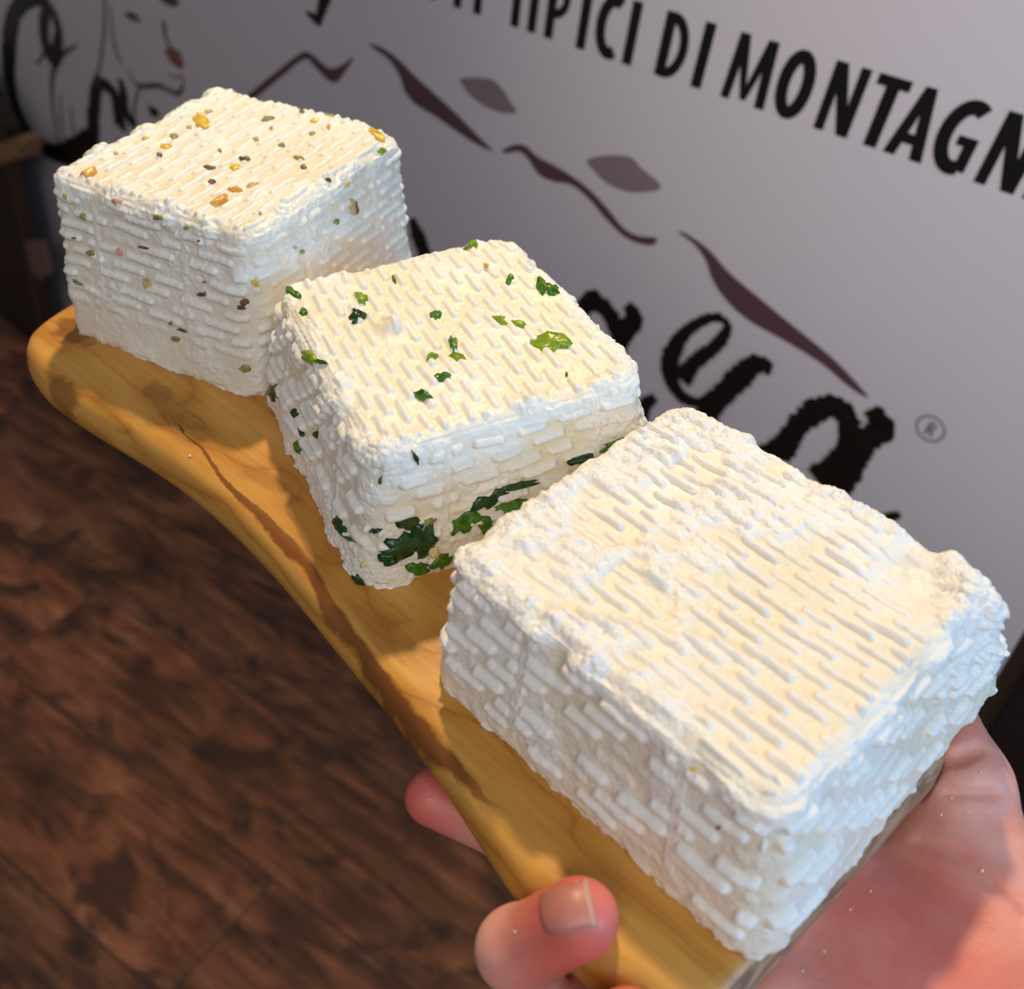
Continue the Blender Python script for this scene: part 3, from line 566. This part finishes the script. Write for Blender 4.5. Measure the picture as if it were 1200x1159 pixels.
# single features: curd lump on the herb cheese, worn rim and pit on the near one
M_.bumps = [(M_.local(445, 388, 0.048), (0.0046, 0.0046, 0.006), 0.0042), (M_.local(690, 374, 0.048), (0.004, 0.004, 0.02), -0.0022), (M_.local(636, 300, 0.048), (0.004, 0.004, 0.02), -0.0020)]
F_.bumps = [(F_.local(1120, 668, 0.043), (0.012, 0.010, 0.03), -0.0055), (F_.local(815, 903, 0.040), (0.0016, 0.0016, 0.004), -0.0022), (F_.local(1000, 745, 0.043), (0.020, 0.010, 0.03), -0.0010)]
for C_ in (F_, M_, B_): C_.build()
HERB = [(342, 342, 24, 7, 30, 'g'), (356, 366, 10, 8, 0, 'g'), (424, 349, 15, 12, 30, 'b'), (418, 368, 17, 14, 0, 'd'), (362, 419, 18, 13, 60, 'b'), (378, 425, 15, 4, 5, 'g'), (510, 370, 13, 9, 0, 'g'),
        (531, 402, 12, 16, 0, 'g'), (506, 417, 16, 4, 5, 'b'), (537, 419, 20, 8, 20, 'b'), (518, 442, 24, 8, -20, 'g'), (496, 463, 20, 11, 0, 'g'), (585, 376, 20, 8, 10, 'b'), (608, 380, 16, 6, 15, 'b'), (645, 400, 46, 24, -14, 'b'),
        (636, 334, 14, 20, 0, 'g'), (646, 338, 24, 10, 15, 'g'), (553, 286, 15, 7, 0, 'b'), (598, 326, 13, 6, -40, 'g'), (462, 328, 4, 11, -20, 'g'), (570, 312, 7, 4, 0, 'r'), (664, 440, 4, 4, 0, 'g'),
        (470, 642, 50, 34, -25, 'd'), (497, 634, 36, 34, 0, 'd'), (476, 611, 26, 17, -25, 'd'), (490, 666, 26, 16, -10, 'g'), (518, 657, 28, 14, -30, 'g'), (455, 655, 26, 16, 0, 'd'),
        (543, 612, 44, 24, -35, 'g'), (575, 585, 50, 16, -28, 'd'), (610, 568, 46, 10, -12, 'd'), (598, 596, 44, 20, -15, 'g'), (570, 615, 20, 20, 0, 'g'), (680, 540, 30, 13, -20, 'd'), (728, 521, 46, 15, -18, 'g'), (662, 567, 20, 5, -10, 'd'),
        (487, 536, 5, 17, -20, 'd'), (446, 562, 5, 9, 0, 'g'), (503, 611, 16, 6, -20, 'o'), (440, 622, 14, 6, 0, 'd'), (320, 460, 15, 18, 0, 'd'), (345, 484, 8, 10, 0, 'd'), (349, 524, 6, 15, -10, 'g'), (354, 506, 4, 11, -20, 'd'), (372, 509, 5, 9, 0, 'd'),
        (398, 616, 8, 22, -20, 'd'), (410, 632, 22, 5, 20, 'g'), (407, 671, 13, 20, 10, 'd'), (421, 679, 18, 10, 30, 'd'), (318, 382, 4, 9, 0, 'd')]
for h_ in HERB: M_.fleck('herb_leaf', h_[0], h_[1], h_[2] * 1.28, h_[3] * 1.28, *h_[4:], th=0.0008, jag=0.36)
for w_ in [(507, 646, 15, 15, 0, 'w'), (427, 660, 7, 7, 0, 'w')]: M_.fleck('garlic_bit', *w_, th=0.0014, label='pale yellow garlic bit')
NUT = [(235, 139, 19, 13, 20, 'y'), (104, 201, 22, 10, -15, 'r'), (257, 233, 24, 11, -25, 'r'), (275, 222, 19, 6, 0, 'r'), (275, 196, 14, 8, 0, 'y'), (287, 186, 15, 4, 10, 'k'), (246, 197, 17, 4, 8, 'k'), (248, 213, 10, 4, 0, 'k'), (204, 160, 12, 6, -10, 'o'), (195, 172, 17, 5, 0, 'y'), (187, 181, 9, 4, 5, 'k'), (171, 163, 10, 3, 0, 'y'), (315, 139, 17, 5, -5, 'o'), (387, 136, 21, 5, 0, 'o'), (369, 142, 12, 6, -15, 'y'), (354, 131, 8, 3, 0, 'k'), (366, 157, 9, 4, 0, 'o'), (385, 149, 6, 5, 0, 'r'), (440, 155, 20, 7, 10, 'y'), (448, 177, 11, 9, 0, 'b'), (350, 186, 15, 4, 5, 'o'), (356, 196, 9, 5, 0, 'k'), (296, 217, 17, 4, -15, 't'), (413, 242, 11, 21, -15, 't'), (417, 243, 4, 20, -15, 'k'), (394, 260, 9, 9, 0, 'o'), (407, 215, 6, 7, 0, 'y'), (385, 211, 9, 5, 10, 'k'), (299, 331, 10, 10, 0, 'y'), (287, 354, 14, 8, -10, 'k'), (283, 360, 12, 6, 0, 'k'), (137, 236, 15, 8, 0, 'p'), (185, 255, 14, 8, 0, 'o'), (97, 254, 8, 11, 0, 'o'), (106, 297, 11, 9, 0, 'o'), (87, 279, 5, 3, 0, 'k'), (140, 295, 9, 10, 0, 'p'), (75, 326, 16, 12, 35, 'o'), (92, 332, 18, 5, 25, 'o'), (173, 332, 13, 15, 0, 't'), (237, 345, 12, 6, 0, 'k'), (206, 397, 12, 7, 10, 'o'), (287, 432, 15, 9, 0, 'o'), (233, 282, 4, 3, 0, 'k'), (219, 267, 8, 6, 0, 'o'), (168, 290, 17, 4, 12, 'k'), (354, 295, 6, 8, 0, 'o'), (103, 394, 6, 5, 0, 'k'), (65, 295, 5, 8, 0, 'o'), (200, 379, 5, 7, 0, 'o'), (215, 387, 14, 3, 15, 'k'), (77, 349, 6, 5, 0, 't'), (77, 230, 4, 8, 0, 'o'), (240, 330, 6, 3, 0, 'o'), (318, 150, 6, 3, 0, 't'), (300, 163, 8, 4, 0, 't'), (330, 170, 9, 4, 0, 'o'), (222, 150, 8, 4, 0, 't'), (258, 177, 6, 3, 0, 'o'), (136, 180, 7, 3, 0, 't'), (245, 131, 12, 4, 0, 't'), (345, 290, 5, 4, 0, 't'), (305, 250, 6, 4, 0, 't')]
for h_ in NUT: B_.fleck('nut_piece', h_[0], h_[1], h_[2] * 1.1, h_[3] * 1.1, *h_[4:], th=0.0006, jag=0.3)
F_.fleck('yellow_speck', 813, 901, 9, 9, 0, 'y', 0.0008); F_.fleck('brown_speck', 842, 970, 6, 5, 0, 'k')

# ------------------------------------------------------------------ hand
def surface_nets(Fd, org, hstep):
    nx_, ny_, nz_ = Fd.shape; s_ = Fd < 0
    cnt = np.zeros((nx_ - 1, ny_ - 1, nz_ - 1), np.int8); acc = np.zeros((nx_ - 1, ny_ - 1, nz_ - 1, 3), np.float32)
    off = [(0, 0, 0), (1, 0, 0), (0, 1, 0), (1, 1, 0), (0, 0, 1), (1, 0, 1), (0, 1, 1), (1, 1, 1)]
    sl = lambda o: tuple(slice(o[k], Fd.shape[k] - 1 + o[k]) for k in range(3))
    for a in range(8):
        for ax in range(3):
            if off[a][ax]: continue
            ob = list(off[a]); ob[ax] = 1; A_, B2 = Fd[sl(off[a])], Fd[sl(ob)]; m = (A_ < 0) != (B2 < 0)
            t_ = np.where(m, A_ / np.where(m, A_ - B2, 1), 0)
            for k in range(3): acc[..., k] += m * (off[a][k] + (t_ if k == ax else 0))
            cnt += m
    act = cnt > 0; idm = -np.ones(act.shape, np.int64); idm[act] = np.arange(act.sum())
    V_ = (np.argwhere(act) + acc[act] / cnt[act][:, None]) * hstep + org; Q_ = []
    for ax in range(3):
        b_, c_ = (ax + 1) % 3, (ax + 2) % 3; sa_ = [slice(1, -1)] * 3; sa_[ax] = slice(0, Fd.shape[ax] - 1); sb_ = list(sa_); sb_[ax] = slice(1, Fd.shape[ax])
        A_, B2 = s_[tuple(sa_)], s_[tuple(sb_)]; w_ = np.argwhere(A_ != B2); fl_ = A_[tuple(w_.T)]
        base = w_ + np.array([0 if k == ax else 1 for k in range(3)]); e1 = np.zeros(3, int); e1[b_] = 1; e2 = np.zeros(3, int); e2[c_] = 1
        g_ = lambda p: idm[tuple(p.T)]
        q = np.stack([g_(base - e1 - e2), g_(base - e2), g_(base), g_(base - e1)], -1); q[~fl_] = q[~fl_][:, ::-1]; Q_.append(q)
    return V_, np.vstack(Q_)
def V3(*a): return np.array(a, float)
FING = {
 'index': [V3(-.040, .158, 1.0840), V3(-.070, .124, 1.0800), V3(-.0940, .1050, 1.0840), V3(-.1165, .0945, 1.0890)],
 'middle': [V3(-.030, .138, 1.0830), V3(-.0490, .0850, 1.0785), V3(-.0650, .0750, 1.1050), V3(-.0545, .0838, 1.1245)],
 'ring': [V3(-.015, .118, 1.0830), V3(-.0300, .0720, 1.0790), V3(-.0400, .0660, 1.1040), V3(-.0320, .0740, 1.1225)],
 'little': [V3(.002, .100, 1.0840), V3(-.0080, .0690, 1.0820), V3(-.0150, .0640, 1.1010), V3(-.0110, .0700, 1.1150)]}
FR = {'index': (.0110, .0098, .0090, .0084), 'middle': (.0115, .0100, .0098, .0092), 'ring': (.0105, .0095, .0088, .0082), 'little': (.0095, .0083, .0076, .0070)}
parts = []
for k, ps in FING.items():
    for a in range(3): parts.append((ps[a], ps[a + 1], FR[k][a], FR[k][a + 1], 0.004))
WR = V3(.085, .150, 1.062)
palm = [(WR, FING['index'][0], .024, .0135), (WR, FING['middle'][0], .024, .0130), (WR, FING['ring'][0], .024, .0125), (V3(.085, .135, 1.062), FING['little'][0], .022, .012)]
thumb = [(V3(.055, .150, 1.078), V3(.008, .184, 1.0880), .020, .0155), (V3(.008, .184, 1.0880), V3(-.0065, .1975, 1.0990), .0150, .0125), (V3(-.0065, .1975, 1.0990), V3(-.024, .2110, 1.1060), .0122, .0100)]
arm = [(WR, V3(.17, .08, 1.02), .028, .032), (V3(.17, .08, 1.02), V3(.34, -.09, .96), .032, .045)]
hs = 0.0010; lo = V3(-.130, .035, 1.02); hi = V3(.115, .245, 1.142)
def sdf(Pt):
    D = None
    def smin(a, b, k): h = np.clip(0.5 + 0.5 * (b - a) / k, 0, 1); return b * (1 - h) + a * h - k * h * (1 - h)
    def cone(a, b, ra, rb):
        ab = b - a; t_ = np.clip(((Pt - a) @ ab) / (ab @ ab), 0, 1); return np.linalg.norm(Pt - a - t_[..., None] * ab, axis=-1) - (ra + (rb - ra) * t_)
    for a, b, ra, rb in palm:
        c_ = cone(a, b, ra, rb); D = c_ if D is None else smin(D, c_, 0.012)
    for a, b, ra, rb in thumb: D = smin(D, cone(a, b, ra, rb), 0.006)
    for a, b, ra, rb in arm[:1]: D = smin(D, cone(a, b, ra, rb), 0.012)
    # each finger is one chain; chains meet only near the palm
    for k, ps in FING.items():
        f_ = None
        for a in range(3):
            c_ = cone(ps[a], ps[a + 1], FR[k][a], FR[k][a + 1]); f_ = c_ if f_ is None else smin(f_, c_, 0.003)
        D = smin(D, f_, 0.004)
    D = smin(D, cone(V3(.025, .165, 1.0830), V3(-.004, .180, 1.0870), .0165, .0125), 0.010)
    # thenar pad
    D = smin(D, np.linalg.norm((Pt - V3(.020, .148, 1.0815)) / V3(2.2, 1.35, .85), axis=-1) * 0.85 - 0.017, 0.008)
    return D
gx = [np.arange(lo[k], hi[k], hs) for k in range(3)]
Fd = np.empty([len(g_) for g_ in gx], np.float32)
YY, ZZ = np.meshgrid(gx[1], gx[2], indexing='ij')
for i, xv in enumerate(gx[0]): Fd[i] = sdf(np.stack([np.full_like(YY, xv), YY, ZZ], -1))
GX = np.stack(np.meshgrid(*gx, indexing='ij'), -1).astype(np.float32)
# flesh yields to the board: carve the board's slab (with a hair of clearance) out of the hand
inb = np.zeros(Fd.shape[:2], np.float32)
pxy = GX[:, :, 0, :2].reshape(-1, 2); OUTs = OUT[::4]; NNs = NN[::4]
dist2 = np.full(len(pxy), 1e9); sg = np.zeros(len(pxy))
for o_, n_ in zip(OUTs, NNs):
    v_ = pxy - o_; d_ = (v_ ** 2).sum(1); m = d_ < dist2; dist2[m] = d_[m]; sg[m] = v_[m] @ n_
bd = (np.sqrt(dist2) * np.sign(sg)).reshape(Fd.shape[:2])[:, :, None]
zc = np.abs(GX[..., 2] - (ZT - TH / 2)) - TH / 2; r_ = 0.006
qx_, qz_ = bd + r_, zc + r_
slab_d = np.minimum(np.maximum(qx_, qz_), 0) + np.hypot(np.maximum(qx_, 0), np.maximum(qz_, 0)) - r_
Fd = np.maximum(Fd, 0.0004 - slab_d).astype(np.float32)
# skin creases of the palm and thumb
def crease(pts, dep, wd):
    global Fd
    for a, b in zip(pts[:-1], pts[1:]):
        ab = b - a; t_ = np.clip(((GX - a) @ ab) / (ab @ ab), 0, 1); d_ = np.linalg.norm(GX - a - t_[..., None] * ab, axis=-1); Fd = Fd + dep * np.exp(-(d_ / wd) ** 2).astype(np.float32)
def on(px_, py_, z):                              # point of the skin surface that the pixel shows
    d = np.array(ray(px_, py_)); t_ = (1.16 - 1.35) / d[2]
    for _ in range(400):
        p_ = CAM + d * t_
        if sdf(p_[None, :])[0] < 0.0003 or p_[2] < 1.04: break
        t_ += 0.0006
    return p_
crease([on(1100, 893, 0), on(1125, 887, 0), on(1148, 878, 0)], 0.0060, 0.0016)
crease([on(1075, 985, 1.098), on(1125, 1005, 1.101), on(1165, 1040, 1.101), on(1197, 1075, 1.10)], 0.0034, 0.0012)
crease([on(1110, 930, 1.108), on(1165, 930, 1.111)], 0.0022, 0.0012)
Vh, Qh = surface_nets(Fd, lo, hs)
del GX
for _ in range(2):                                 # light relaxation
    acc = np.zeros_like(Vh); c_ = np.zeros(len(Vh))
    for a, b in ((0, 1), (1, 2), (2, 3), (3, 0)):
        np.add.at(acc, Qh[:, a], Vh[Qh[:, b]]); np.add.at(acc, Qh[:, b], Vh[Qh[:, a]]); np.add.at(c_, Qh[:, a], 1); np.add.at(c_, Qh[:, b], 1)
    Vh = Vh * 0.5 + 0.5 * acc / np.maximum(c_, 1)[:, None]
meh = np_mesh('hand', Vh, Qh)
# fingertips and pads are redder: a skin pigment weight stored per vertex
tipw = np.zeros(len(Vh))
for k, ps in FING.items(): tipw = np.maximum(tipw, np.exp(-(np.linalg.norm(Vh - ps[3], axis=1) / 0.017) ** 2))
tipw = np.maximum(tipw, np.exp(-(np.linalg.norm(Vh - thumb[2][1], axis=1) / 0.018) ** 2) * 0.9)
tipw = np.maximum(tipw, 0.75 * np.exp(-(np.linalg.norm(Vh - V3(.01, .145, 1.09), axis=1) / 0.03) ** 2))
at_ = meh.attributes.new('redness', 'FLOAT', 'POINT'); at_.data.foreach_set('value', tipw.astype(np.float32))
def m_skin():
    t = NT('skin'); c = t.coord(); a = t.n('ShaderNodeAttribute', _attribute_name='redness')
    mo = t.ramp(t.noise(c, 45, 3, 0.5), [(0.38, (0, 0, 0)), (0.62, (1, 1, 1))]); base = t.mix(mo, (0.74, 0.315, 0.250), (0.86, 0.48, 0.40))
    col = t.mix(t.math('MULTIPLY', a.outputs['Fac'], 0.9), base, (0.66, 0.075, 0.058))
    t.bsdf(Base__Color=col, Roughness=0.45, Subsurface__Weight=0.45, Subsurface__Scale=0.006); t.b.inputs['Subsurface Radius'].default_value = (1.0, 0.35, 0.2)
    n1 = t.n('ShaderNodeTexVoronoi', Vector=c, Scale=900.0); f = t.math('ADD', t.math('MULTIPLY', n1.outputs['Distance'], 0.5), t.noise(c, 350, 4, 0.6)); t.bump(f, 0.28, 0.0006); return t.m
M_SKIN = m_skin()
hand = link('hand', meh, M_SKIN); tag(hand, 'bare right hand, palm up, gripping the near end of the wooden board from below', 'hand')
# forearm sleeve-less continuation outside the frame is part of the same arm surface
# fingernail of the middle finger
ps = FING['middle']; tip, dip = ps[3], ps[2]
ax = tip - dip; ax /= np.linalg.norm(ax)
bh = BVHTree.FromPolygons(Vh.tolist(), Qh.tolist())
nc = W(660, 1066, 1.1300)
o_ = Vector(CAM.tolist())
grid = []; NU, NV = 13, 13
ux2, uy2 = np.array([0.97, -0.24]), np.array([0.20, 0.98])
V_, F2 = [], []
for i in range(NU):
    for j in range(NV):
        u = i / (NU - 1) * 2 - 1; v = j / (NV - 1) * 2 - 1
        wx = 33 * u; wy = 31 * v * (1 - 0.30 * max(0, -u) ** 3)
        if u < 0: wx = 33 * u * (1 - 0.20 * v * v)
        p_ = np.array([661, 1066]) + ux2 * wx + uy2 * wy
        hit = bh.ray_cast(o_, ray(*p_))
        q = hit[0] if hit[0] is not None else Vector(W(p_[0], p_[1], 1.13).tolist()); nn = hit[1] if hit[1] is not None else Vector((0, 0, 1))
        lift = 0.0006 * (1 - max(abs(u), abs(v)) ** 6) + (0.0006 if u > 0.85 else 0) - (0.0005 if (u < -0.9 or abs(v) > 0.95) else 0)
        V_.append(q + nn * lift)
for i in range(NU - 1):
    for j in range(NV - 1): F2.append((i * NV + j, (i + 1) * NV + j, (i + 1) * NV + j + 1, i * NV + j + 1))
nm = py_mesh('fingernail', V_, F2); t = NT('nail'); c = t.coord(); t.bsdf(Base__Color=t.mix(t.noise(c, 90, 3), (0.50, 0.17, 0.13), (0.58, 0.24, 0.19)), Roughness=0.42, Subsurface__Weight=0.2, Subsurface__Scale=0.003)
nail = link('fingernail', nm, t.m, hand, True)
nm.materials.append(plain('nail_rim', (0.60, 0.33, 0.25), 0.5))
for p_ in nm.polygons:
    if p_.index // (NV - 1) >= NU - 2: p_.material_index = 1
sm = nail.modifiers.new('thickness', 'SOLIDIFY'); sm.thickness = 0.0005; sm.offset = 1

# ------------------------------------------------------------------ crumbs of curd scattered on board and hand
bm = bmesh.new()
tgt = [(223, 535, 'b', 4), (330, 600, 'b', 0), (522, 778, 'b', 3), (621, 1032, 'h', 4), (604, 1092, 'h', 3), (505, 893, 'h', 3), (504, 936, 'h', 3), (676, 1035, 'h', 3), (1151, 1020, 'h', 5), (1115, 935, 'h', 3), (1103, 955, 'h', 3), (1150, 905, 'h', 3), (1020, 1045, 'h', 3), (966, 1115, 'h', 3), (940, 1138, 'h', 3), (996, 1066, 'h', 3)]
bb = BVHTree.FromPolygons(Vb.tolist(), Fb)
for x, y, kk, sz in tgt:
    if not sz: continue
    hit = (bb if kk == 'b' else bh).ray_cast(o_, ray(x, y))
    if hit[0] is None: continue
    r_ = sz * 0.5 * (hit[0] - o_).length / FPX
    res = bmesh.ops.create_icosphere(bm, subdivisions=1, radius=r_)
    for v in res['verts']: v.co = Vector((v.co.x * random.uniform(0.7, 1.3), v.co.y * random.uniform(0.7, 1.3), v.co.z * random.uniform(0.6, 1.1))) + hit[0] + hit[1] * r_ * 0.5
me = bpy.data.meshes.new('curd_crumbs'); bm.to_mesh(me); bm.free()
cb = link('curd_crumbs', me, M_CURD_PLAIN, None, True); tag(cb, 'tiny white curd crumbs scattered over the hand and the board', 'crumbs', kind='stuff')
